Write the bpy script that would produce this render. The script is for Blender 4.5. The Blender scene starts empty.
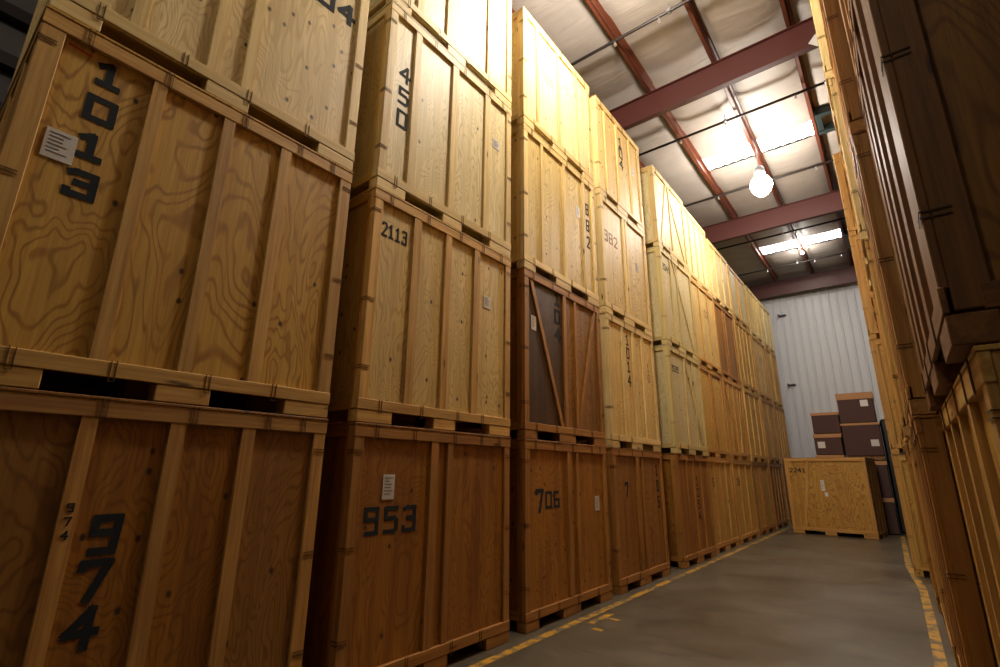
import bpy, math, random
from mathutils import Vector, Matrix
RND = random.Random(7)
col = bpy.context.scene.collection
sc = bpy.context.scene

# ------------------------------------------------------------------ helpers
class MB:
    """collects boxes / prisms and links them as ONE mesh object"""
    def __init__(s): s.v = []; s.f = []
    def box(s, x0, x1, y0, y1, z0, z1, c=0.0):
        if c <= 0:
            b = len(s.v)
            s.v += [(x0,y0,z0),(x1,y0,z0),(x1,y1,z0),(x0,y1,z0),(x0,y0,z1),(x1,y0,z1),(x1,y1,z1),(x0,y1,z1)]
            s.f += [tuple(b+i for i in q) for q in ((3,2,1,0),(4,5,6,7),(0,1,5,4),(1,2,6,5),(2,3,7,6),(3,0,4,7))]
            return s
        c = min(c, (x1-x0)*.4, (y1-y0)*.4, (z1-z0)*.4)
        b = len(s.v); idx = {}
        X = (x0, x1); Y = (y0, y1); Z = (z0, z1)
        for i in (0,1):
            for j in (0,1):
                for k in (0,1):
                    sx, sy, sz = (1 if i == 0 else -1), (1 if j == 0 else -1), (1 if k == 0 else -1)
                    idx[i,j,k,0] = len(s.v); s.v.append((X[i], Y[j]+sy*c, Z[k]+sz*c))
                    idx[i,j,k,1] = len(s.v); s.v.append((X[i]+sx*c, Y[j], Z[k]+sz*c))
                    idx[i,j,k,2] = len(s.v); s.v.append((X[i]+sx*c, Y[j]+sy*c, Z[k]))
        def q(*a): s.f.append(tuple(a))
        g = lambda i,j,k,n: idx[i,j,k,n]
        q(g(0,0,0,0),g(0,0,1,0),g(0,1,1,0),g(0,1,0,0)); q(g(1,0,0,0),g(1,1,0,0),g(1,1,1,0),g(1,0,1,0))
        q(g(0,0,0,1),g(1,0,0,1),g(1,0,1,1),g(0,0,1,1)); q(g(0,1,0,1),g(0,1,1,1),g(1,1,1,1),g(1,1,0,1))
        q(g(0,0,0,2),g(0,1,0,2),g(1,1,0,2),g(1,0,0,2)); q(g(0,0,1,2),g(1,0,1,2),g(1,1,1,2),g(0,1,1,2))
        for j in (0,1):
            for k in (0,1): q(g(0,j,k,1),g(1,j,k,1),g(1,j,k,2),g(0,j,k,2))
        for i in (0,1):
            for k in (0,1): q(g(i,0,k,0),g(i,1,k,0),g(i,1,k,2),g(i,0,k,2))
        for i in (0,1):
            for j in (0,1): q(g(i,j,0,0),g(i,j,1,0),g(i,j,1,1),g(i,j,0,1))
        for i in (0,1):
            for j in (0,1):
                for k in (0,1): q(g(i,j,k,0),g(i,j,k,1),g(i,j,k,2))
        return s
    def slab(s, pts, y0, y1):
        """polygon pts (x,z) extruded from y0 to y1"""
        n = len(pts); b = len(s.v)
        s.v += [(p[0], y0, p[1]) for p in pts] + [(p[0], y1, p[1]) for p in pts]
        s.f.append(tuple(b+i for i in range(n))); s.f.append(tuple(b+n+i for i in reversed(range(n))))
        for i in range(n):
            j = (i+1) % n
            s.f.append((b+i, b+n+i, b+n+j, b+j))
        return s
    def cyl(s, p0, p1, r, n=12, r2=None):
        p0 = Vector(p0); p1 = Vector(p1); d = (p1-p0).normalized(); r2 = r if r2 is None else r2
        a = d.orthogonal().normalized(); c = d.cross(a); b = len(s.v)
        for p, rr in ((p0, r), (p1, r2)):
            for i in range(n):
                t = 2*math.pi*i/n
                s.v.append(tuple(p + rr*(math.cos(t)*a + math.sin(t)*c)))
        s.f.append(tuple(b+i for i in reversed(range(n)))); s.f.append(tuple(b+n+i for i in range(n)))
        for i in range(n):
            j = (i+1) % n
            s.f.append((b+i, b+j, b+n+j, b+n+i))
        return s
    def lathe(s, c, prof, n=24):
        """prof: list of (r, z) about the vertical axis through c"""
        b = len(s.v)
        for r, z in prof:
            for i in range(n):
                t = 2*math.pi*i/n
                s.v.append((c[0]+r*math.cos(t), c[1]+r*math.sin(t), c[2]+z))
        for k in range(len(prof)-1):
            for i in range(n):
                j = (i+1) % n
                s.f.append((b+k*n+i, b+k*n+j, b+(k+1)*n+j, b+(k+1)*n+i))
        s.f.append(tuple(b+i for i in reversed(range(n)))); s.f.append(tuple(b+(len(prof)-1)*n+i for i in range(n)))
        return s
    def mesh(s, name):
        import bmesh
        me = bpy.data.meshes.new(name); me.from_pydata(s.v, [], s.f)
        bm = bmesh.new(); bm.from_mesh(me); bmesh.ops.recalc_face_normals(bm, faces=bm.faces); bm.to_mesh(me); bm.free()
        return me
    def build(s, name, mat, parent=None, smooth=False):
        me = s.mesh(name); me.materials.append(mat)
        if smooth:
            for p in me.polygons: p.use_smooth = True
        o = bpy.data.objects.new(name, me); col.objects.link(o)
        if parent: o.parent = parent
        return o

def tag(o, label=None, cat=None, group=None, kind=None):
    if label: o['label'] = label
    if cat: o['category'] = cat
    if group: o['group'] = group
    if kind: o['kind'] = kind
    return o
def empty(name, loc, rz=0.0):
    o = bpy.data.objects.new(name, None); o.empty_display_size = .2
    col.objects.link(o); o.location = loc; o.rotation_euler = (0, 0, rz); return o

# ------------------------------------------------------------------ materials
def srgb(r, g, b):
    f = lambda c: (c/255/12.92 if c/255 <= .04045 else ((c/255+.055)/1.055)**2.4)
    return (f(r), f(g), f(b), 1)
def newmat(name):
    m = bpy.data.materials.new(name); m.use_nodes = True
    nt = m.node_tree; b = nt.nodes['Principled BSDF']
    return m, nt, b
def N(nt, t, **k):
    n = nt.nodes.new(t)
    for a, v in k.items():
        if a.startswith('i_'):
            key = a[2:]; key = int(key) if key.isdigit() else key.replace('_', ' ')
            n.inputs[key].default_value = v
        else: setattr(n, a, v)
    return n
def simple(name, c, rough=.6, metal=0.0, emit=None, es=0):
    m, nt, b = newmat(name)
    b.inputs['Base Color'].default_value = c; b.inputs['Roughness'].default_value = rough; b.inputs['Metallic'].default_value = metal
    if emit:
        b.inputs['Emission Color'].default_value = emit; b.inputs['Emission Strength'].default_value = es
    return m
def obj_coords(nt, scale, rnd=31.0):
    tc = N(nt, 'ShaderNodeTexCoord'); oi = N(nt, 'ShaderNodeObjectInfo')
    mul = N(nt, 'ShaderNodeMath', operation='MULTIPLY'); mul.inputs[1].default_value = rnd
    nt.links.new(oi.outputs['Random'], mul.inputs[0])
    ad = N(nt, 'ShaderNodeVectorMath', operation='ADD')
    nt.links.new(tc.outputs['Object'], ad.inputs[0]); nt.links.new(mul.outputs[0], ad.inputs[1])
    outs = []
    for s in scale:
        mp = N(nt, 'ShaderNodeMapping'); mp.inputs['Scale'].default_value = s
        nt.links.new(ad.outputs[0], mp.inputs['Vector']); outs.append(mp.outputs[0])
    return outs, oi
def ramp(nt, src, stops):
    r = N(nt, 'ShaderNodeValToRGB'); e = r.color_ramp.elements
    e[0].position, e[0].color = stops[0]; e[1].position, e[1].color = stops[-1]
    for p, c in stops[1:-1]:
        q = e.new(p); q.color = c
    nt.links.new(src, r.inputs[0]); return r.outputs[0]
def mixc(nt, fac, a, b, mode='MIX'):
    m = N(nt, 'ShaderNodeMix', data_type='RGBA', blend_type=mode)
    if hasattr(fac, 'links'): nt.links.new(fac, m.inputs[0])
    else: m.inputs[0].default_value = fac
    for s, i in ((a, 6), (b, 7)):
        if hasattr(s, 'links'): nt.links.new(s, m.inputs[i])
        else: m.inputs[i].default_value = s
    return m.outputs[2]
W1 = (1,1,1,1)
def sat(c, k=.78, g=1.02):
    return (c[0]*.97, c[1]*g, c[2]*k, 1)
def plywood(name, c1, c2, c3, knots=.25, rough=.55, ring=250):
    """c1 early wood, c2 ring lines, c3 streaks"""
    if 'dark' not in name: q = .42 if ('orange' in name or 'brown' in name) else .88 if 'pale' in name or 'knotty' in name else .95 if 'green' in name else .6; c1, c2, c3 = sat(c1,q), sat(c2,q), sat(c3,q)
    c2 = tuple(x*.84 for x in c2[:3])+(1,); c3 = tuple(x*.92 for x in c3[:3])+(1,)
    m, nt, b = newmat(name)
    (big, fine, strk, kn), oi = obj_coords(nt, [(1.7,1.7,.62), (70,70,2.2), (9,9,.5), (4.2,4.2,3.0)])
    n1 = N(nt, 'ShaderNodeTexNoise', i_Scale=1.0, i_Detail=3.0, i_Roughness=.45, i_Distortion=.5); nt.links.new(big, n1.inputs['Vector'])
    mu = N(nt, 'ShaderNodeMath', operation='MULTIPLY'); mu.inputs[1].default_value = ring; nt.links.new(n1.outputs['Fac'], mu.inputs[0])
    sn = N(nt, 'ShaderNodeMath', operation='SINE'); nt.links.new(mu.outputs[0], sn.inputs[0])
    rings = ramp(nt, sn.outputs[0], [(0.25,(0,0,0,1)), (1.0,(.75,.75,.75,1))])
    nf = N(nt, 'ShaderNodeTexNoise', i_Scale=1.0, i_Detail=2.0); nt.links.new(fine, nf.inputs['Vector'])
    ns = N(nt, 'ShaderNodeTexNoise', i_Scale=1.0, i_Detail=3.0); nt.links.new(strk, ns.inputs['Vector'])
    sfac = ramp(nt, ns.outputs['Fac'], [(.45,(0,0,0,1)), (.68,(.8,.8,.8,1))])
    a = mixc(nt, rings, c1, c2)
    a = mixc(nt, sfac, a, c3)
    ff = ramp(nt, nf.outputs['Fac'], [(.3,(.82,.82,.82,1)), (.7,(1.06,1.06,1.06,1))])
    a = mixc(nt, 1.0, a, ff, 'MULTIPLY')
    sx = N(nt, 'ShaderNodeSeparateXYZ'); nt.links.new(kn, sx.inputs[0])
    sa = N(nt, 'ShaderNodeMath', operation='ADD'); nt.links.new(sx.outputs[0], sa.inputs[0]); nt.links.new(sx.outputs[1], sa.inputs[1])
    cx = N(nt, 'ShaderNodeCombineXYZ'); nt.links.new(sa.outputs[0], cx.inputs[0]); nt.links.new(sx.outputs[2], cx.inputs[1])
    vo = N(nt, 'ShaderNodeTexVoronoi', voronoi_dimensions='2D', i_Scale=1.0); nt.links.new(cx.outputs[0], vo.inputs['Vector'])
    kf = ramp(nt, vo.outputs['Distance'], [(0.0,(1,1,1,1)), (.045,(.85,.85,.85,1)), (.085,(0,0,0,1))])
    sel = N(nt, 'ShaderNodeSeparateColor'); nt.links.new(vo.outputs['Color'], sel.inputs[0])
    gt = N(nt, 'ShaderNodeMath', operation='LESS_THAN'); gt.inputs[1].default_value = knots; nt.links.new(sel.outputs[0], gt.inputs[0])
    km = N(nt, 'ShaderNodeMath', operation='MULTIPLY'); nt.links.new(kf, km.inputs[0]); nt.links.new(gt.outputs[0], km.inputs[1])
    a = mixc(nt, km.outputs[0], a, srgb(50,24,8))
    # per-sheet tone
    rv = ramp(nt, oi.outputs['Random'], [(0,(.9,.9,.9,1)), (1,(1.08,1.05,1.02,1))])
    a = mixc(nt, 1.0, a, rv, 'MULTIPLY')
    nt.links.new(a, b.inputs['Base Color']); b.inputs['Roughness'].default_value = rough
    bp = N(nt, 'ShaderNodeBump', i_Strength=.12, i_Distance=.01); nt.links.new(nf.outputs['Fac'], bp.inputs['Height']); nt.links.new(bp.outputs[0], b.inputs['Normal'])
    return m
def lumber(name, c1, c2, axis, rough=.6):
    s = {'u': (1.1,26,26), 'w': (26,1.1,26), 'z': (26,26,1.1)}[axis]
    k = {'u': (1.6,6,6), 'w': (6,1.6,6), 'z': (6,6,1.6)}[axis]
    q = .5 if name in ('orange','brown') else .84 if name == 'pale' else .74; c1, c2 = sat(c1, q, .985), sat(c2, q, .985)
    m, nt, b = newmat(name)
    (g, kn, st), oi = obj_coords(nt, [s, k, tuple(x*.25 for x in s)])
    n = N(nt, 'ShaderNodeTexNoise', i_Scale=1.0, i_Detail=4.0, i_Roughness=.6, i_Distortion=.3); nt.links.new(g, n.inputs['Vector'])
    a = mixc(nt, ramp(nt, n.outputs['Fac'], [(.38,(0,0,0,1)), (.66,(1,1,1,1))]), c1, c2)
    n2 = N(nt, 'ShaderNodeTexNoise', i_Scale=1.0, i_Detail=2.0); nt.links.new(st, n2.inputs['Vector'])
    a = mixc(nt, 1.0, a, ramp(nt, n2.outputs['Fac'], [(.3,(.84,.82,.8,1)), (.7,(1.1,1.08,1.05,1))]), 'MULTIPLY')
    vo = N(nt, 'ShaderNodeTexVoronoi', i_Scale=1.0); nt.links.new(kn, vo.inputs['Vector'])
    kf = ramp(nt, vo.outputs['Distance'], [(0.05,(.9,.9,.9,1)), (.12,(0,0,0,1))])
    a = mixc(nt, kf, a, srgb(70,38,16))
    rv = ramp(nt, oi.outputs['Random'], [(0,(.88,.86,.84,1)), (1,(1.1,1.08,1.06,1))])
    a = mixc(nt, 1.0, a, rv, 'MULTIPLY')
    nt.links.new(a, b.inputs['Base Color']); b.inputs['Roughness'].default_value = rough
    bp = N(nt, 'ShaderNodeBump', i_Strength=.2, i_Distance=.01); nt.links.new(n.outputs['Fac'], bp.inputs['Height']); nt.links.new(bp.outputs[0], b.inputs['Normal'])
    return m
PLY = {
 'pale':  plywood('plywood_pale',  srgb(228,206,164), srgb(208,180,130), srgb(218,192,144), .2),
 'knotty':plywood('plywood_knotty',srgb(224,198,152), srgb(204,170,118),  srgb(212,180,130), .62),
 'gold':  plywood('plywood_gold',  srgb(205,160,92),  srgb(176,124,60),  srgb(190,142,74), .18),
 'tan':   plywood('plywood_tan',   srgb(202,156,94),  srgb(178,128,66),  srgb(188,138,76), .2),
 'orange':plywood('plywood_orange',srgb(162,104,42),  srgb(138,82,28),   srgb(122,66,20), .18),  # aged orange wood, darkened further to stand in for dim light low down
 'oknot': plywood('plywood_orange_knotty',srgb(166,108,42), srgb(140,84,28), srgb(132,76,26), .6),  # knotty version of the orange, with the same painted-in dimness
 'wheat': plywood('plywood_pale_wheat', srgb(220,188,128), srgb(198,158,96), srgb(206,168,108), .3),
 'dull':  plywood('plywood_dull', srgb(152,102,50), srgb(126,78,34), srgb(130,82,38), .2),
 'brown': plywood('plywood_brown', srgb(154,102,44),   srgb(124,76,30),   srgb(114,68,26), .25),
 'dark':  plywood('plywood_dark_stained', srgb(78,48,14), srgb(56,33,9), srgb(50,29,8), .1),
 'green': plywood('plywood_greenish', srgb(212,194,150), srgb(192,170,120), srgb(202,180,134), .3),
 'worn': plywood('plywood_swirled_deep', srgb(182,134,72), srgb(134,86,38), srgb(168,118,58), .3, ring=170),  # the swirl in deeper tones for the lone crate, no wear in it
 'swirl': plywood('plywood_swirled', srgb(206,158,88), srgb(160,104,44), srgb(192,140,72), .3, ring=170),
}
def lum3(n, c1, c2): return {a: lumber('lumber_%s_%s' % (n, a), c1, c2, a) for a in 'uwz'}
LUM = {
 'pale':   lum3('pale',  srgb(224,200,156), srgb(200,166,116)),
 'gold':   lum3('gold',  srgb(208,166,102), srgb(176,128,68)),
 'tan':    lum3('tan',   srgb(196,148,86),  srgb(162,110,56)),
 'orange': lum3('orange',srgb(172,120,58),  srgb(140,90,38)),
 'brown':  lum3('brown', srgb(142,94,40),  srgb(108,68,26)),
 'green':  lum3('green', srgb(210,192,148), srgb(182,158,110)),
}
M = dict(
 paint = simple('stencil_paint_black', srgb(14,20,24), .9),
 faint = simple('stencil_paint_faded', srgb(120,92,60), .7),
 red = simple('red_crayon', srgb(190,70,48), .7),
 paper = simple('label_paper', srgb(205,200,192), .28),
 ink = simple('label_print', srgb(110,106,104), .6),
 clip = simple('dark_steel_clip', srgb(84,66,46), .45, .6),
 primer = simple('red_oxide_primer', srgb(76,34,28), .5),
 purlin = simple('purlin_red_brown', srgb(100,52,34), .45),
 pipe = simple('sprinkler_pipe_black', srgb(44,38,36), .4, .3),
 brass = simple('sprinkler_head_metal', srgb(205,205,205), .3, .8),
 dkgreen = simple('dark_green_steel', srgb(28,40,40), .5),
 galv = simple('galvanised_steel', srgb(150,150,150), .4, .7),
 carton = simple('dark_brown_carton', srgb(72,44,36), .75),
 cartontop = simple('tan_carton_edge', srgb(176,128,84), .75),
 black = simple('black_wrap', srgb(18,20,20), .5),
 lampglass2 = simple('lamp_glass_bright', (1,1,1,1), .3, 0, (1,.91,.79,1), 380),
 lampglass_fill = simple('fill_lamp_glass', (1,1,1,1), .3, 0, (1,.91,.79,1), 90),  # glow of the added fill lamp
 bulb = simple('bare_bulb_glass', (1,1,1,1), .3, 0, (1,.92,.82,1), 1300),
 lampglass = simple('lamp_glass', (1,1,1,1), .3, 0, (1,.92,.82,1), 290),
 sky = simple('skylight_panel', (.9,.9,.9,1), .5, 0, (1,.985,.96,1), 8),
)
# ------------------------------------------------------------------ digits
SEG = {
 '0': [[(.12,.1),(.12,1.5),(.88,1.5),(.88,.1),(.12,.1)]],
 '1': [[(.2,1.25),(.5,1.5),(.5,.1)],[(.2,.1),(.8,.1)]],
 '2': [[(.12,1.3),(.3,1.5),(.75,1.5),(.88,1.3),(.88,1.0),(.12,.1),(.9,.1)]],
 '3': [[(.12,1.4),(.3,1.5),(.86,1.5),(.86,.85),(.35,.85)],[(.86,.85),(.86,.1),(.12,.1),(.12,.3)]],
 '4': [[(.7,.05),(.7,1.5),(.08,.6),(.95,.6)]],
 '5': [[(.88,1.5),(.15,1.5),(.15,.88),(.7,.9),(.88,.75),(.88,.25),(.7,.1),(.12,.1)]],
 '6': [[(.78,1.5),(.15,1.5),(.15,.1),(.85,.1),(.85,.78),(.15,.78)]],
 '7': [[(.1,1.3),(.1,1.5),(.88,1.5),(.45,.05)]],
 '8': [[(.14,.1),(.14,1.5),(.86,1.5),(.86,.1),(.14,.1)],[(.14,.82),(.86,.82)]],
 '9': [[(.2,.1),(.85,.1),(.85,1.5),(.15,1.5),(.15,.88),(.85,.88)]],
}
GC = [0]
def glyph(mb, ch, x, z, w, h, t, y0, y1, shear=0):
    for pl in SEG[ch]:
        P = [(x + p[0]*w + shear*p[1]/1.6*h, z + p[1]/1.6*h) for p in pl]
        for a, b in zip(P[:-1], P[1:]):
            dx, dz = b[0]-a[0], b[1]-a[1]; L = math.hypot(dx, dz) or 1; dx /= L; dz /= L
            px, pz = -dz*t/2, dx*t/2; ex, ez = dx*t*.4, dz*t*.4
            GC[0] = (GC[0]+1) % 9; yo = -.00012*GC[0]
            mb.slab([(a[0]-ex+px,a[1]-ez+pz),(a[0]-ex-px,a[1]-ez-pz),(b[0]+ex-px,b[1]+ez-pz),(b[0]+ex+px,b[1]+ez+pz)], y0+yo, y1)

# shared clip meshes
RAIL_CLIP = MB().box(-.016,-.012,-.003,.001,-.062,.062).box(.012,.016,-.003,.001,-.062,.062).box(-.016,.016,-.003,.001,-.064,-.060).mesh('rail_clip'); RAIL_CLIP.materials.append(M['clip'])
c_ = MB()
for z in (-.012, .012):
    c_.box(-.003,.085,-.003,.0,z-.0025,z+.0025); c_.box(-.003,.0,-.003,.085,z-.0025,z+.0025)
CORNER_CLIP = c_.mesh('corner_clip'); CORNER_CLIP.materials.append(M['clip'])
def clip(root, me, name, loc, rz=0):
    o = bpy.data.objects.new(name, me); col.objects.link(o); o.parent = root; o.location = loc; o.rotation_euler = (0,0,rz); return o

CR = 0
def crate(loc, rz, H, label, tone='gold', frame='gold', W=2.13, D=1.55, studs=((.58,.66),(1.03,1.11),(1.48,1.57)),
          diag=(), numbers=(), papers=(), clips=2, postw=.10, panels=None, slots=((.27,.81),(1.24,1.79)), back=True,
          group='wooden storage crates', side_studs=True, sidetone=None):
    """local axes: x along the front, y going back from the front face, z up; origin at the middle of the base"""
    global CR; CR += 1
    r = random.Random(CR*13)
    root = empty('storage_crate', loc, rz); tag(root, label, 'crate', group)
    ox, oy = -W/2, -D/2
    L = LUM[frame]; ch = .004
    def off(o): o.location = (ox, oy, 0); return o
    # skid base: blocks with fork openings, and the deck on them
    b = MB(); e = .004
    us = [(0, slots[0][0]), (slots[0][1], slots[1][0]), (slots[1][1], W)]
    for (a, c) in us:
        for (p, q) in ((.0,.13), (D/2-.16,D/2+.16), (D-.13,D)): b.box(a, c, p, q, 0.004, .108, ch)
        for (p, q) in ((.035,.13), (D/2-.16,D/2+.16), (D-.13,D-.035)): b.box(max(a,.035), min(c,W-.035), p, q, .108, .19)
    b.box(.03,W-.03,.018,D-.035,.19,.205)
    off(b.build('base', L['u'], root))
    z0, z1 = .112, H-.018
    off(MB().box(-.006,W+.006,-.004,.016,z0,.205,ch).build('bottom_rail', L['u'], root))
    off(MB().box(-.006,W+.006,-.004,.030,H-.118,z1,ch).build('top_rail', L['u'], root))
    off(MB().box(-.010,W+.010,-.008,D+.008,z1,H,.003).build('lid', PLY[tone], root))
    # plywood skins
    if panels:
        for (a, c, tn) in panels:
            off(MB().box(max(a,.02), min(c,W-.02), .028, .042, .12, z1).build('front_panel', PLY[tn], root))
    else:
        off(MB().box(.02, W-.02, .028, .042, .12, z1).build('front_panel', PLY[tone], root))
    st = sidetone or tone
    for s in (0, 1):
        x = .028 if s == 0 else W-.042
        off(MB().box(x, x+.014, .042, D-.03, .12, z1).build('side_panel', PLY[st], root))
        xa, xb = (0, .028) if s == 0 else (W-.028, W)
        off(MB().box(xa-.002, xb+.002, .10, D-.1, H-.115, z1, ch).build('side_rail', L['w'], root))
        off(MB().box(xa-.002, xb+.002, .10, D-.1, z0, .20, ch).build('side_rail', L['w'], root))
        if side_studs:
            for v in (.5, 1.0):
                off(MB().box(xa, xb, v, v+.08, .2, H-.115, ch).build('side_stud', L['z'], root))
    off(MB().box(.02, W-.02, D-.042, D-.028, .12, z1).build('back_panel', PLY[st], root))
    # corner posts: an L of two boards
    for s in (0, 1):
        p = MB()
        if s == 0: p.box(0, postw, 0, .028, .2, H-.115, ch); p.box(0, .028, .028, .13, .12, H-.02, ch)
        else: p.box(W-postw, W, 0, .028, .2, H-.115, ch); p.box(W-.028, W, .028, .13, .12, H-.02, ch)
        off(p.build('corner_post', L['z'], root))
        p = MB(); xa, xb = (0,.028) if s == 0 else (W-.028, W)
        p.box(xa, xb, D-.13, D, .12, H-.02, ch)
        off(p.build('corner_post', L['z'], root))
    for s in studs:
        a, c = s[0], s[1]; lean = s[2] if len(s) > 2 else 0
        m = MB(); m.slab([(a+lean,.2),(c+lean,.2),(c,H-.115),(a,H-.115)], 0, .028)
        off(m.build('stud', (LUM[s[3]] if len(s) > 3 else L)['z'], root))
    for (ub, ut, w) in diag:
        m = MB(); m.slab([(ub,.2),(ub+w,.2),(ut+w,H-.115),(ut,H-.115)], 0.004, .028)
        off(m.build('diagonal_brace', L['z'], root))
    for nb in numbers:
        txt, u, z, w, h = nb[:5]; opt = nb[5] if len(nb) > 5 else {}
        v = opt.get('v', .028); t = opt.get('t', min(w,h)*.2)
        for i, chh in enumerate(txt):
            m = MB()
            if opt.get('stack'): glyph(m, chh, u + opt.get('dx',0)*i, z - i*opt.get('step', h*1.2), w, h, t, v-.003, v-.0005, opt.get('shear',0))
            else: glyph(m, chh, u + i*w*1.12, z, w*.9, h, t, v-.003, v-.0005, opt.get('shear',0))
            off(m.build('painted_digit', M[opt.get('m','paint')], root))
    for pp in papers:
        u, z, w, h = pp[:4]; v = pp[4] if len(pp) > 4 else .028
        pl = off(MB().box(u, u+w, v-.006, v-.001, z, z+h, .001).build('paper_label', M['paper'], root))
        if w*h > .012:
            m = MB()
            for k in range(6): m.box(u+w*.12, u+w*(.5+.38*r.random()), v-.0075, v-.006, z+h*(.85-.13*k), z+h*(.885-.13*k))
            m.build('printed_text', M['ink'], pl)
    if clips:
        cu = [.18+r.random()*.05, .66+r.random()*.06, 1.12+r.random()*.1, 1.6+r.random()*.1, W-.2]
        for u in cu[:5 if clips > 1 else 3]:
            clip(root, RAIL_CLIP, 'rail_clip', (ox+u, oy-.008, H-.066))
        for u in cu[:4 if clips > 1 else 2]:
            clip(root, RAIL_CLIP, 'rail_clip', (ox+u+.04, oy-.005, .150))
        for z in ([.45, 1.1, H-.28] if clips > 1 else [.6, H-.3]):
            z += r.random()*.06
            clip(root, CORNER_CLIP, 'corner_clip', (ox-.002, oy-.002, z))
            o = clip(root, CORNER_CLIP, 'corner_clip', (ox+W+.002, oy-.002, z+.02)); o.rotation_euler = (0,0,math.pi/2)
    return root

# ------------------------------------------------------------------ left row of stacks
XF = -3.587
ZL = [0, 2.133, 4.40, 6.706]
def left(y0, y1, lev, top, label, dx=0.0, **k):
    D = k.get('D', 1.55); W = y1-y0
    H = top - ZL[lev]
    return crate((XF+dx-D/2, (y0+y1)/2, ZL[lev]), math.pi/2, H-.004, label, W=W, **k)
ST = dict(stack=1)
A = (.15, 2.31); B = (2.59, 4.75); C = (5.06, 7.21); Dc = (7.47, 9.53); E_ = (10.26, 12.36); F = (12.43, 14.52); G = (14.63, 16.80); Hc = (17.02, 19.18); I = (19.42, 21.52); J = (21.66, 23.72)
GL = 'crates in the left row of stacks'
# nearest stack
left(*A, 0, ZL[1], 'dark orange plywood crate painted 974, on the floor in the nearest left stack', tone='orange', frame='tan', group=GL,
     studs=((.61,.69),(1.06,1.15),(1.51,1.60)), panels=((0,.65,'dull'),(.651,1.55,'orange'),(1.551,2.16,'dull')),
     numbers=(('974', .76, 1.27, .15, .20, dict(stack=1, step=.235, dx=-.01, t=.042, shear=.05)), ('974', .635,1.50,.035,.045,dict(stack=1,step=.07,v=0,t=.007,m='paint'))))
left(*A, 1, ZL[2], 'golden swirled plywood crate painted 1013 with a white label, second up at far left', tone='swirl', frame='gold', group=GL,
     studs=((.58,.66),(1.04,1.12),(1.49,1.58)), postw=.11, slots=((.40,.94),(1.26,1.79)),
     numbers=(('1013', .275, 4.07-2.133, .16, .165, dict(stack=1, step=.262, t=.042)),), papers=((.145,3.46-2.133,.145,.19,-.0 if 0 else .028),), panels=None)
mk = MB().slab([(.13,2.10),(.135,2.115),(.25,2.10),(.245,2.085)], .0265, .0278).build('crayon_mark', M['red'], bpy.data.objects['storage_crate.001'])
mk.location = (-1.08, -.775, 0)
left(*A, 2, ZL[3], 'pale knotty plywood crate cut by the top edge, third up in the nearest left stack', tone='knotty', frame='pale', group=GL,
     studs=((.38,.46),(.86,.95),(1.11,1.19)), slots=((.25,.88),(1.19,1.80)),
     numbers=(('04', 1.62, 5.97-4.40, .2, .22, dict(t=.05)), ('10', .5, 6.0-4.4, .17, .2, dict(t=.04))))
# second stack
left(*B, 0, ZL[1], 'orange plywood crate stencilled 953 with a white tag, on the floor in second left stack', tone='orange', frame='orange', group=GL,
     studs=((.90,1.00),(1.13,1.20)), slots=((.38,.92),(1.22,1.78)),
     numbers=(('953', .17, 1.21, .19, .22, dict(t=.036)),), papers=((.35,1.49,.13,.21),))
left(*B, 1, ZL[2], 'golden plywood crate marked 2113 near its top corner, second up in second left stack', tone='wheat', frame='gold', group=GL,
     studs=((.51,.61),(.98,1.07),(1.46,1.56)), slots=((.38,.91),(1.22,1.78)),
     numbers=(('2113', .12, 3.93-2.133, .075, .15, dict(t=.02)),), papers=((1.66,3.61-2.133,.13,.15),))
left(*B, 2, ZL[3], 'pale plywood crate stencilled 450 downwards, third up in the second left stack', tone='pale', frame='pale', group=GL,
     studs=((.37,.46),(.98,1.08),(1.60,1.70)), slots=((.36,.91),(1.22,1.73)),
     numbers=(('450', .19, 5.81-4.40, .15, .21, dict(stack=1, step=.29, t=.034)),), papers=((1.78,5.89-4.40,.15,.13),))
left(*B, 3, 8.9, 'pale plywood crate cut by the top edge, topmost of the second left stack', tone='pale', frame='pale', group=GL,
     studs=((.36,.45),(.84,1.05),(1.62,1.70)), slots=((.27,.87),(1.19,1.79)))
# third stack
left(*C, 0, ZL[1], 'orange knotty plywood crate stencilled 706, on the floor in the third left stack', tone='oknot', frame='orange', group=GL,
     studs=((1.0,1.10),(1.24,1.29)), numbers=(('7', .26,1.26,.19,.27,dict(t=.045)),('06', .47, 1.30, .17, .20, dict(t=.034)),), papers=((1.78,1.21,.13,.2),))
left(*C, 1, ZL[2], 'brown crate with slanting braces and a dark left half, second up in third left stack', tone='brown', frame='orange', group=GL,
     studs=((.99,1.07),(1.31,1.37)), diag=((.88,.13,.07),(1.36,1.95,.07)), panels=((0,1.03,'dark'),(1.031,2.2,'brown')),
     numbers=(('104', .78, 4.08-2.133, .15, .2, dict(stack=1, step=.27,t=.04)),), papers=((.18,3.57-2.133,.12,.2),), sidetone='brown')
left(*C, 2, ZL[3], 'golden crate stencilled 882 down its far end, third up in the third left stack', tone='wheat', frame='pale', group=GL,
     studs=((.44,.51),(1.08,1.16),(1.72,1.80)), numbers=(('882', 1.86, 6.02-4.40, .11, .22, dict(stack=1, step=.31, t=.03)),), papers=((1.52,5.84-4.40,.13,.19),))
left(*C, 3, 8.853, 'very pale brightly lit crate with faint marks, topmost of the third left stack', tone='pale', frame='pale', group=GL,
     studs=((.36,.43),(.98,1.05),(1.61,1.67)), numbers=(('906', .55, 1.2, .11, .16, dict(t=.012, m='faint')),))
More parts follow.
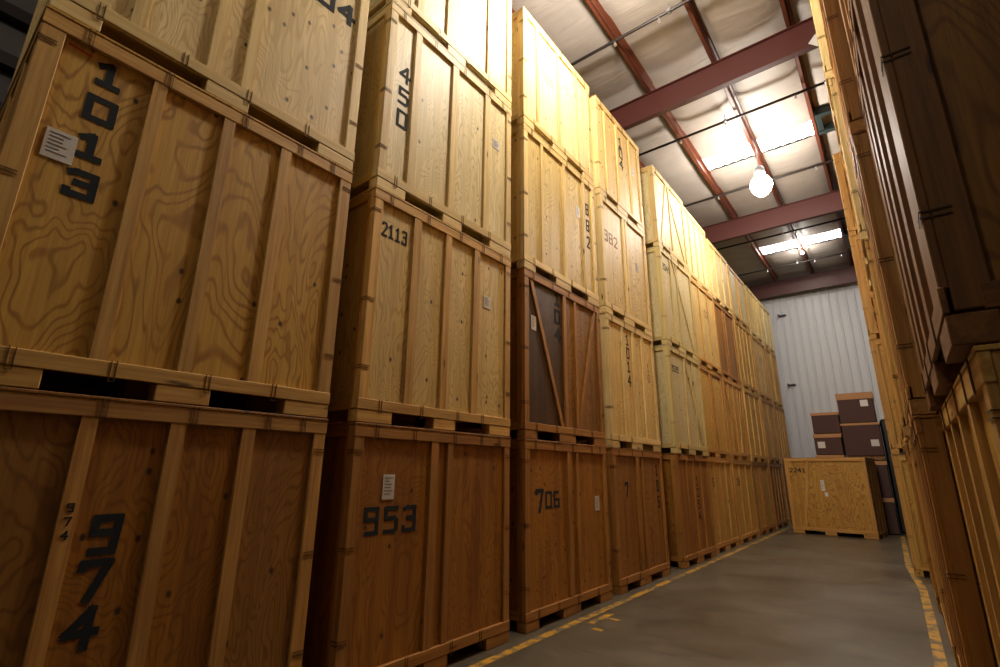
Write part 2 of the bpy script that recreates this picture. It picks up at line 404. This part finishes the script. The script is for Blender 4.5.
# fourth stack
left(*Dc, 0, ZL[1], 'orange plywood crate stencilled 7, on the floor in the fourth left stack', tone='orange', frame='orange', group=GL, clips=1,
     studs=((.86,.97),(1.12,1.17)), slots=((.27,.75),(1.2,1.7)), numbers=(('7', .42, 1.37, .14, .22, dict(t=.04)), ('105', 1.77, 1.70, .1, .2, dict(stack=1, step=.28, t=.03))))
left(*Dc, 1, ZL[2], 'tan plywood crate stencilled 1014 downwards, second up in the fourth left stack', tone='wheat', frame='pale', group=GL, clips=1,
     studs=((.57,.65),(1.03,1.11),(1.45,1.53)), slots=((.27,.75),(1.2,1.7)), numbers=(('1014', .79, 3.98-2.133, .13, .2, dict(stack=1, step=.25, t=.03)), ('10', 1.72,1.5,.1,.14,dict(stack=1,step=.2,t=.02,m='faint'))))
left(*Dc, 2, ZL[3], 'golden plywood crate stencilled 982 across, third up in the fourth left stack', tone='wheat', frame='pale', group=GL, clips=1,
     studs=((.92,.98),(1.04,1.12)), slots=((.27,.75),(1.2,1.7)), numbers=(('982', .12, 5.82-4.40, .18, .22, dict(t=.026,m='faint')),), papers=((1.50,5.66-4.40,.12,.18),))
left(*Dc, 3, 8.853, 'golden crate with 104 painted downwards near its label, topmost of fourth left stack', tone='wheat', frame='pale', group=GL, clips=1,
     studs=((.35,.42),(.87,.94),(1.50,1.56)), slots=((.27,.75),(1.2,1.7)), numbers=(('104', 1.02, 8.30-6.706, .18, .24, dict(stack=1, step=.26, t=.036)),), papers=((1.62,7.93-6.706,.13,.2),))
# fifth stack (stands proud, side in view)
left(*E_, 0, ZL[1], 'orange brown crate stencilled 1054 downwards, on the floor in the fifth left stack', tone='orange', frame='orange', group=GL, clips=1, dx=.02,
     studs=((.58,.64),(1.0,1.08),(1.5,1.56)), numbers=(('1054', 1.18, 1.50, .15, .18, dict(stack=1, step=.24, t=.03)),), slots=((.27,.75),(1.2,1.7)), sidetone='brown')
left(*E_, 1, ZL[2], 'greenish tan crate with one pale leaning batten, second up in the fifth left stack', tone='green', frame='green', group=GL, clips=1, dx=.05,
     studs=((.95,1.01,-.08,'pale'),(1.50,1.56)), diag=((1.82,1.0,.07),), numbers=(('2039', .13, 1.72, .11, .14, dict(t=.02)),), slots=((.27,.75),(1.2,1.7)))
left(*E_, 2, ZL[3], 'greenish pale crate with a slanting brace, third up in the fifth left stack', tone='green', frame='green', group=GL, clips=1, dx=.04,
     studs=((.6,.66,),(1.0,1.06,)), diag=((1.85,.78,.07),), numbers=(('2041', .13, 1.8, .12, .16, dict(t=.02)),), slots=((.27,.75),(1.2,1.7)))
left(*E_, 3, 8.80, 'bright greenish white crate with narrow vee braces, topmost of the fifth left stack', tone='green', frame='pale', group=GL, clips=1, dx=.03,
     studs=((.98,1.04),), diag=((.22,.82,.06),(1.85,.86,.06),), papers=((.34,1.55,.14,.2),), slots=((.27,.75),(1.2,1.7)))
# far stacks
far = [
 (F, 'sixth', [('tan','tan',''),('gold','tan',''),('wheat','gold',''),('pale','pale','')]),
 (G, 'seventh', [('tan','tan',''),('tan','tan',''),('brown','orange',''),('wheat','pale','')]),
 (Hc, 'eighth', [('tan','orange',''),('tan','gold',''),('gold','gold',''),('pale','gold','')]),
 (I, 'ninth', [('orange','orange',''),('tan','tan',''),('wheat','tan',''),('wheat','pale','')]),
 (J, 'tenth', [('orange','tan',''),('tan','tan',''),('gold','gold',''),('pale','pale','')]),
]
LEVN = ['on the floor', 'second up', 'third up', 'topmost']
TN = dict(tan='tan', orange='orange', brown='dark brown', gold='golden', pale='pale', wheat='pale golden', green='greenish')
FN = {(0,0):'63', (0,1):None, (0,2):'52', (1,0):'18', (1,2):None, (2,1):'7', (2,2):'31', (3,2):'40', (4,1):'9'}
ordn = {}
for ci, (span, nm, lv) in enumerate(far):
    for k in range(4):
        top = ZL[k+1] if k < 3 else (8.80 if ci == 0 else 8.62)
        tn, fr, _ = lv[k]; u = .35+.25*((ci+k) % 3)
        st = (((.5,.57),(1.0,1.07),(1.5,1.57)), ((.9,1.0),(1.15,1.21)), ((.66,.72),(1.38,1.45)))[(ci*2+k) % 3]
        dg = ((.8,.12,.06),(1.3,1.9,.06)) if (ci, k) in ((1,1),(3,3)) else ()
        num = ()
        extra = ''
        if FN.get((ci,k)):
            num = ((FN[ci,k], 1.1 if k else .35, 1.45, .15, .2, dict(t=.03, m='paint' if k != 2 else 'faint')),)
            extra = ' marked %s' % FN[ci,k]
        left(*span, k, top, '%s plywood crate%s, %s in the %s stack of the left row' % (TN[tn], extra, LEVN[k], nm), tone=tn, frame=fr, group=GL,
             studs=st, diag=dg, numbers=num, clips=0, slots=((.27,.78),(1.22,1.75)), side_studs=False, dx=RND.uniform(-.03,.02))

# ------------------------------------------------------------------ right row of stacks
GR = 'crates in the right row of stacks'
def right(y0, x, lev, top, label, W=2.13, **k):
    D = 1.55; H = top - ZL[lev]
    return crate((x+D/2, y0+W/2, ZL[lev]), -math.pi/2, H-.004, label, W=W, group=GR, **k)
right(2.13, .24, 0, ZL[1], 'golden brown crate with close battens at the right edge, bottom of nearest right stack', tone='gold', frame='gold',
      studs=((.5,.58),(1.0,1.08),(1.5,1.58)), sidetone='brown')
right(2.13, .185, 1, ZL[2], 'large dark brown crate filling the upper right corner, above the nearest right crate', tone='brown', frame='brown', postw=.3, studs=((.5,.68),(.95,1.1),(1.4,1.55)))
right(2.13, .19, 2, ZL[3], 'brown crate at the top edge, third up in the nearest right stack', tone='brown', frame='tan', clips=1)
right(4.45, .11, 0, ZL[1], 'dark red brown crate behind the nearest right crate, on the floor in second right stack', tone='orange', frame='orange', sidetone='brown')
right(4.45, .10, 1, ZL[2], 'brown crate with a dark fork opening, second up in the second right stack', tone='orange', frame='tan', sidetone='orange')
right(4.45, .09, 2, ZL[3], 'tan crate with doubled wire clips, third up in the second right stack', tone='tan', frame='tan', sidetone='tan')
for k, (x, t) in enumerate(((.09,'orange'),(.06,'tan'),(.03,'wheat'),(.005,'pale'))):
    right(6.8, x, k, ZL[k+1] if k < 3 else 8.85, '%s crate seen nearly edge on, %s in the third right stack' % (TN[t], LEVN[k]), tone=t, frame=('tan','gold','pale','pale')[k], clips=1)
for k, (x, t) in enumerate(((.06,'orange'),(.035,'tan'),(.015,'tan'),(0,'gold'))):
    right(9.3, x, k, ZL[k+1] if k < 3 else 8.85, '%s crate seen as a thin sliver, %s in the fourth right stack' % (TN[t], LEVN[k]), tone=t, frame=('orange','tan','tan','gold')[k], clips=1)
for k, t in enumerate(('tan','tan','gold','gold')):
    right(12.3, -.155+.005*k, k, ZL[k+1] if k < 3 else 8.75, '%s crate showing its end and fork hole, %s in the farthest right stack' % (TN[t], LEVN[k]), tone=t, frame='gold', clips=1)

# ------------------------------------------------------------------ crate standing in the aisle
crate((-1.86, 19.36, 0), math.radians(-6.5), 2.27, 'lone plywood crate marked 2241 standing on the aisle floor at the end', tone='worn', frame='tan', W=2.17,
      studs=(), diag=((.32,.62,.08),(1.62,1.02,.08)), numbers=(('2241', .12, 1.82, .105, .13, dict(t=.024)),), papers=((.93,1.28,.10,.32),(1.0,1.12,.09,.12)), clips=0,
      slots=((.32,.86),(1.16,1.82)), group='wooden storage crates')

# ------------------------------------------------------------------ cartons behind it
def carton(x0, x1, y0, y1, z0, z1, label, tilt=0, stick=None, rim=.13):
    cx, cy = (x0+x1)/2, (y0+y1)/2
    root = empty('moving_carton', (cx, cy, z0), tilt); tag(root, label, 'carton', 'dark cartons stacked at the aisle end')
    w, d, h = (x1-x0)/2, (y1-y0)/2, z1-z0
    MB().box(-w, w, -d, d, .0, h-.02, .012).build('body', M['carton'], root)
    MB().box(-w-.02, w+.02, -d-.02, -d+.01, h-rim, h-.005, .004).box(-w-.02, w+.02, d-.01, d+.02, h-rim, h-.005, .004).box(-w-.02, -w+.01, -d, d, h-rim, h-.005, .004).box(w-.01, w+.02, -d, d, h-rim, h-.005, .004).box(-w, w, -d, d, h-.02, h-.004).build('lid_flap', M['cartontop'], root)
    if stick: MB().box(stick[0], stick[0]+.21, -d-.006, -d-.001, stick[1], stick[1]+.21).build('paper_label', M['paper'], root)
    return root
carton(-2.32,-1.52, 20.35,21.3, 0.02,1.15, 'dark carton on the floor behind the lone crate, left side')
carton(-2.30,-1.52, 20.35,21.3, 1.15,2.40, 'dark carton second up behind the lone crate, left side')
carton(-2.28,-1.50, 20.35,21.3, 2.41,3.10, 'dark carton with a white label low on its left, left of the big cartons', stick=(-.30,.22))
carton(-2.26,-1.47, 20.35,21.3, 3.11,3.82, 'open dark carton topmost of the left carton pile', rim=.10)
carton(-1.42,-.42, 20.35,21.35, 0.02,1.08, 'dark carton on the floor right of the lone crate')
carton(-1.42,-.42, 20.35,21.35, 1.09,2.20, 'dark carton second up right of the lone crate')
carton(-1.44,-.42, 20.35,21.35, 2.36,3.42, 'big dark carton with a white label, just under the topmost carton', stick=(.22,.3), rim=.08)
carton(-1.44,-.46, 20.35,21.35, 3.43,4.42, 'topmost dark carton with a tan flap and white label against the white wall', stick=(.14,.52), rim=.22)
MB().box(-1.44,-.42,20.33,21.35,2.22,2.34,.01).build('pallet_board', LUM['brown']['u']); o = bpy.data.objects['pallet_board']; tag(o, 'brown board between the big dark cartons at the aisle end', 'board')
o = MB().box(-.40,.35,20.8,21.6,0.0,3.55,.06).build('wrapped_cabinet', M['black']); tag(o, 'tall black wrapped cabinet between the cartons and the right stacks', 'cabinet')

# ------------------------------------------------------------------ building shell
def concrete():
    m, nt, b = newmat('concrete_floor')
    tc = N(nt, 'ShaderNodeTexCoord')
    n1 = N(nt, 'ShaderNodeTexNoise', i_Scale=.7, i_Detail=6.0, i_Roughness=.65); nt.links.new(tc.outputs['Object'], n1.inputs['Vector'])
    mp = N(nt, 'ShaderNodeMapping'); mp.inputs['Scale'].default_value = (.5,2.2,1); nt.links.new(tc.outputs['Object'], mp.inputs['Vector'])
    n2 = N(nt, 'ShaderNodeTexNoise', i_Scale=2.4, i_Detail=5.0, i_Roughness=.7, i_Distortion=.6); nt.links.new(mp.outputs[0], n2.inputs['Vector'])
    a = ramp(nt, n1.outputs['Fac'], [(.3, srgb(76,67,52)), (.7, srgb(101,91,73))])
    a = mixc(nt, ramp(nt, n2.outputs['Fac'], [(.52,(0,0,0,1)), (.74,(.75,.75,.75,1))]), a, srgb(54,47,36))
    nt.links.new(a, b.inputs['Base Color'])
    r = ramp(nt, n1.outputs['Fac'], [(.3,(.28,.28,.28,1)), (.7,(.5,.5,.5,1))]); nt.links.new(r, b.inputs['Roughness'])
    bp = N(nt, 'ShaderNodeBump', i_Strength=.05); nt.links.new(n2.outputs['Fac'], bp.inputs['Height']); nt.links.new(bp.outputs[0], b.inputs['Normal'])
    return m
XL, XR, YB, YF = -9.0, 6.5, -6.0, 24.8
o = MB().box(XL-.1, XR+.1, YB-.1, YF+.1, -.15, 0).build('floor', concrete()); tag(o, kind='structure')
def worn_yellow():
    m, nt, b = newmat('worn_yellow_paint')
    tc = N(nt, 'ShaderNodeTexCoord')
    n = N(nt, 'ShaderNodeTexNoise', i_Scale=4.5, i_Detail=6.0, i_Roughness=.7); nt.links.new(tc.outputs['Object'], n.inputs['Vector'])
    a = mixc(nt, ramp(nt, n.outputs['Fac'], [(.47,(0,0,0,1)), (.56,(1,1,1,1))]), srgb(190,140,36), srgb(100,90,66))
    nt.links.new(a, b.inputs['Base Color']); b.inputs['Roughness'].default_value = .5
    return m
YEL = worn_yellow()
def line(pts, w, label):
    m = MB(); 
    for (x0,y0), (x1,y1) in zip(pts[:-1], pts[1:]):
        b = len(m.v)
        m.v += [(x0-w/2,y0,.003),(x0+w/2,y0,.003),(x1+w/2,y1,.003),(x1-w/2,y1,.003)]; m.f.append((b,b+1,b+2,b+3))
    o = m.build('floor_line', YEL); tag(o, label, 'floor marking')
line([(-3.40,2.0),(-3.40,8.0),(-3.43,24.4)], .10, 'worn yellow floor line along the foot of the left stacks')
line([(.0,3.0),(-.03,8.0),(-.07,11.0),(-.24,13.5),(-.36,20.0)], .10, 'worn yellow floor line along the foot of the right stacks')
o = MB().box(-3.28,-3.20,5.9,6.45,.001,.004).box(-3.2,-3.02,6.2,6.27,.001,.004).box(-3.12,-3.0,5.7,5.78,.001,.004).build('floor_tick', YEL); tag(o, 'small yellow painted tick beside the left floor line', 'floor marking')

def wallmat():
    m, nt, b = newmat('white_wall_steel')
    b.inputs['Base Color'].default_value = srgb(196,196,198); b.inputs['Roughness'].default_value = .45
    return m
WM = wallmat()
# ribbed far wall
m = MB(); x = XL; pts = []
while x < XR:
    pts += [(x,0),(x+.20,0),(x+.225,.03),(x+.28,.03),(x+.305,0)]; x += .305
b0 = 0
for (x, d) in pts: m.v += [(x, YF-d, 0), (x, YF-d, 10.6)]
for i in range(len(pts)-1): m.f.append((2*i, 2*i+1, 2*i+3, 2*i+2))
o = m.build('wall_back', WM); tag(o, kind='structure')
sm = o.modifiers.new('solid', 'SOLIDIFY'); sm.thickness = .02; sm.offset = 1
DW = simple('dim_wall', srgb(92,88,86), .7)
for nm, bx in (('wall_left', (XL-.15, XL, YB, YF)), ('wall_right', (XR, XR+.15, YB, YF)), ('wall_front', (XL, XR, YB-.15, YB))):
    o = MB().box(bx[0],bx[1],bx[2],bx[3],0,10.6).build(nm, DW); tag(o, kind='structure')
for i in range(12):
    z = 1.1 + i*.755
    o = MB().box(XL,XL+.2,YB,YF-.1,z-.09,z+.09).build('trim_%d' % (i+1), M['pipe']); tag(o, kind='structure')
for (x, z, s) in ((-3.40,8.66,'high'), (-3.42,5.5,'low')):
    o = MB().box(x,x+.30,YF-.16,YF-.03,z,z+.05,.005).box(x,x+.05,YF-.30,YF-.03,z-.02,z+.07,.005).build('wall_bracket', M['pipe']); tag(o, 'small dark bracket fixed %s on the white far wall' % s, 'bracket')

# ceiling: insulation blanket sagging between the purlins, open where the skylights are
PX = [-3.21 + 1.42*k for k in range(-3, 7)]
SKY = [(13.22, 13.95), (20.5, 21.4)]
def blanket():
    m, nt, b = newmat('insulation_blanket')
    tc = N(nt, 'ShaderNodeTexCoord')
    n = N(nt, 'ShaderNodeTexNoise', i_Scale=1.2, i_Detail=4.0); nt.links.new(tc.outputs['Object'], n.inputs['Vector'])
    a = ramp(nt, n.outputs['Fac'], [(.3, srgb(150,142,135)), (.7, srgb(166,157,149))])
    nt.links.new(a, b.inputs['Base Color']); b.inputs['Roughness'].default_value = .6
    mp = N(nt, 'ShaderNodeMapping'); mp.inputs['Scale'].default_value = (.5,3.0,1); mp.inputs['Rotation'].default_value = (0,0,.35); nt.links.new(tc.outputs['Object'], mp.inputs['Vector'])
    w = N(nt, 'ShaderNodeTexNoise', i_Scale=1.0, i_Detail=3.0, i_Distortion=1.0); nt.links.new(mp.outputs[0], w.inputs['Vector'])
    bp = N(nt, 'ShaderNodeBump', i_Strength=.2, i_Distance=.1); nt.links.new(w.outputs['Fac'], bp.inputs['Height']); nt.links.new(bp.outputs[0], b.inputs['Normal'])
    return m
m = MB(); edges = [XL] + PX + [XR]
ys = sorted(set([YB + i*.55 for i in range(57)] + [a for s in SKY for a in s] + [YF])); ys = [y for y in ys if y <= YF]
for k in range(len(edges)-1):
    x0, x1 = edges[k], edges[k+1]; n = 8; b = len(m.v)
    for y in ys:
        near = min(abs(y-s) for a in SKY for s in a); inner = any(a-.01 <= y <= c+.01 for a, c in SKY)
        sg = .10 + .03*math.sin(y*1.7+k*2.1) + .02*math.sin(y*4.1+k)
        if -3.3 < x0 < -1.7 and (near < .3 or inner): sg = .03
        for i in range(n+1):
            t = i/n
            m.v.append((x0+(x1-x0)*t, y, 10.42 - sg*(1-(2*t-1)**4)))
    for j in range(len(ys)-1):
        mid = (ys[j]+ys[j+1])/2
        if -3.3 < edges[k] < -1.7 and any(a < mid < c for a, c in SKY): continue
        for i in range(n):
            m.f.append((b+j*(n+1)+i, b+j*(n+1)+i+1, b+(j+1)*(n+1)+i+1, b+(j+1)*(n+1)+i))
o = m.build('ceiling', blanket(), smooth=True); tag(o, kind='structure')
o = MB().box(XL-.1,XR+.1,YB-.1,YF+.1,10.62,10.7).build('ceiling_deck', M['galv']); tag(o, kind='structure'); o.name = 'ceiling'
for i, (a, c) in enumerate(SKY):
    root = empty('skylight', (-1.79, (a+c)/2, 10.45)); tag(root, ('bright skylight strip above the hanging lamp' if i == 0 else 'bright skylight strip nearest the far wall'), 'skylight', 'skylights')
    for s in (-1, 1):
        mm = MB(); n = 12; b = 0; hw = .70
        for q in range(n+1):
            xx = s*.71 - hw + 2*hw*q/n; zz = .012*math.cos(q*math.pi)
            mm.v += [(xx, -(c-a)/2, zz), (xx, (c-a)/2, zz)]
        for q in range(n): mm.f.append((2*q, 2*q+1, 2*q+3, 2*q+2))
        mm.build('translucent_panel', M['sky'], root)
# rafters
def rafter(y, zb, zt, label):
    root = empty('steel_frame', (0, y, 0)); tag(root, label, 'rafter', 'red steel rafters')
    w = .07; xa, xb = XL+.22, XR-.02
    MB().box(xa, xb, -w, w, zb, zb+.018).box(xa, xb, -w, w, zt-.018, zt).box(xa, xb, -.006, .006, zb+.018, zt-.018).build('rafter', M['primer'], root)
    for x0, x1 in ((xa, xa+.3), (xb-.3, xb)):
        MB().box(x0, x0+.02, -w, w, 0, zb).box(x1-.02, x1, -w, w, 0, zb).box(x0+.02, x1-.02, -.006, .006, 0, zb).build('column', M['primer'], root)
rafter(9.62, 9.56, 10.19, 'dark red steel rafter nearest the camera crossing above the stacks')
rafter(17.05, 9.52, 10.19, 'red steel rafter crossing just beyond the hanging lamp')
rafter(24.25, 9.50, 10.19, 'dark steel rafter against the top of the far wall')
# purlins (zed sections)
ords = {-4.63: 'leftmost visible', -3.21: 'left', -1.79: 'middle', -.37: 'right'}
for i, x in enumerate(PX):
    if x < -8.0 or x > 2.6: continue
    m = MB(); m.box(x-.006, x+.006, YB, YF, 10.2, 10.4); m.box(x-.075, x+.006, YB, YF, 10.2, 10.208); m.box(x-.075,x-.068,YB,YF,10.2,10.225); m.box(x-.006,x+.075,YB,YF,10.392,10.4)
    o = m.build('roof_purlin', M['purlin'])
    key = round(x, 2)
    if key == -3.21: lb = 'red brown purlin running down the bay just above the left stacks'
    elif key == -1.79: lb = 'red brown purlin running down the ceiling over the middle of the lamp'
    elif key == -.37: lb = 'red brown purlin running down the ceiling beside the right stacks'
    else: lb = 'roof purlin %s the stacks' % ('hidden above the left row of' if x < -3 else 'over the right row of')
    tag(o, lb, 'purlin', 'roof purlins' if 'stacks' in lb and ('hidden' in lb or 'over the right' in lb) else None)
# conduit along the middle purlin
o = MB().cyl((-1.70,YB,10.215),(-1.70,YF-.1,10.215),.012,8).build('electrical_conduit', M['pipe']); tag(o, 'thin dark electrical conduit beside the middle purlin', 'conduit')
# sprinkler pipes
for i, (y, lb) in enumerate(((7.67,'sprinkler pipe crossing the ceiling before the nearest rafter'), (11.50,'sprinkler pipe crossing just beyond the nearest rafter'), (14.95,'sprinkler pipe crossing behind the hanging lamp'), (18.95,'sprinkler pipe crossing before the farther skylight'), (22.2,'sprinkler pipe crossing nearest the far wall'))):
    root = empty('sprinkler_pipe', (-2, y, 10.08)); tag(root, 'thin black ' + lb, 'pipe', 'sprinkler pipes')
    MB().cyl((-8,0,0),(6,0,0),.032,10).build('pipe', M['pipe'], root, smooth=True)
    for x in (-4.3+.3*i, -1.2, -.3+.2*i, 1.4):
        MB().cyl((x,0,-.10),(x,0,0),.014,8).cyl((x,0,-.115),(x,0,-.10),.035,10).build('sprinkler_head', M['brass'], root)
    for x in (-2.6, -.1, 2.0):
        MB().cyl((x,0,0),(x,0,.2),.008,6).cyl((x,-.05,0),(x,.05,0),.04,8).build('pipe_hanger', M['galv'], root)
# dark vent frames at the right of the skylights
for y0, y1, lb in ((12.75,13.5,'dark green steel vent frame beside the nearer skylight'), (20.6,21.9,'dark green steel vent frame beside the farther skylight')):
    o = MB().box(-.35,2.4,y0-.09,y0+.06,10.12,10.3,.01).box(-.35,2.4,y1-.06,y1+.09,10.12,10.3,.01).box(-.35,-.22,y0,y1,10.16,10.28,.01).box(2.1,2.4,y0,y1,10.16,10.28,.01).build('vent_frame', M['dkgreen']); tag(o, lb, 'vent frame', 'vent frames')
# torn insulation corner
o = MB().slab([(-.15,9.62),(-.02,9.76),(.06,9.76),(.04,9.42)], 9.535, 9.545).build('torn_insulation', M['paper']); tag(o, 'white torn scrap hanging at the nearest rafter above the right stacks', 'insulation scrap')

# ------------------------------------------------------------------ lamps
def lamp(x, y, z, label, light=1):
    root = empty('high_bay_lamp', (x, y, z-.3)); tag(root, label, 'lamp', 'high bay lamps')
    GM = M[('lampglass', 'lampglass2', 'lampglass_fill')[light-1]]
    prof = [(.02,-.27),(.12,-.24),(.21,-.14),(.26,0),(.25,.10),(.20,.20),(.12,.27)]
    MB().lathe((0,0,.3), prof, 20).build('glass_globe', GM, root, smooth=True)
    MB().lathe((0,0,.3), [(.13,.28),(.13,.50),(.09,.56),(.03,.58)], 16).build('ballast_housing', M['galv'], root, smooth=True)
    MB().cyl((0,0,.86),(0,0,10.2-(z-.3)),.012,8).build('hanging_rod', M['galv'], root)
lamp(-1.75, 13.1, 8.95, 'glowing high bay lamp hanging from the middle purlin below the skylight')
lamp(-2.2, 5.1, 9.05, 'high bay lamp hanging nearest the camera, above the top of the view', 2)

lamp(-2.2, -2.4, 9.05, 'added fill lamp hanging unseen behind the camera over the near end of the aisle', 3)  # added out of view as fill light for the right stacks' near ends
root = empty('bare_bulb_lamp', (-1.79, 21.2, 10.2)); tag(root, 'small glaring bare bulb fixed under the middle purlin by the farther skylight', 'lamp')
MB().cyl((0,0,-.07),(0,0,-.002),.03,10).build('lamp_socket', M['pipe'], root)
MB().lathe((0,0,-.12), [(.012,-.055),(.04,-.035),(.052,0),(.04,.035),(.026,.05)], 12).build('bulb', M['bulb'], root, smooth=True)

# ------------------------------------------------------------------ world, camera, colour
w = bpy.data.worlds.new('World'); sc.world = w; w.use_nodes = True
w.node_tree.nodes['Background'].inputs[0].default_value = (.5,.6,.7,1); w.node_tree.nodes['Background'].inputs[1].default_value = .3
cam = bpy.data.cameras.new('camera'); co = bpy.data.objects.new('camera', cam); col.objects.link(co); sc.camera = co
f = 496.657; cam.sensor_fit = 'HORIZONTAL'; cam.sensor_width = 36; cam.lens = f/1000*36
yaw, pit, rol = [math.radians(a) for a in (-38.299, 15.6255, .5746)]
fw = Vector((math.sin(yaw)*math.cos(pit), math.cos(yaw)*math.cos(pit), math.sin(pit)))
rt = Vector((math.cos(yaw), -math.sin(yaw), 0)); up = rt.cross(fw)
r2 = math.cos(rol)*rt + math.sin(rol)*up; u2 = -math.sin(rol)*rt + math.cos(rol)*up
mw = Matrix((r2, u2, -fw)).transposed().to_4x4(); mw.translation = (0, 0, 1.7285); co.matrix_world = mw
cam.clip_start = .05; cam.clip_end = 200
vs = sc.view_settings; sc.display_settings.display_device = 'sRGB'
vs.view_transform = 'Standard'; vs.look = 'None'; vs.gamma = 1; vs.exposure = 0.0; vs.use_curve_mapping = False
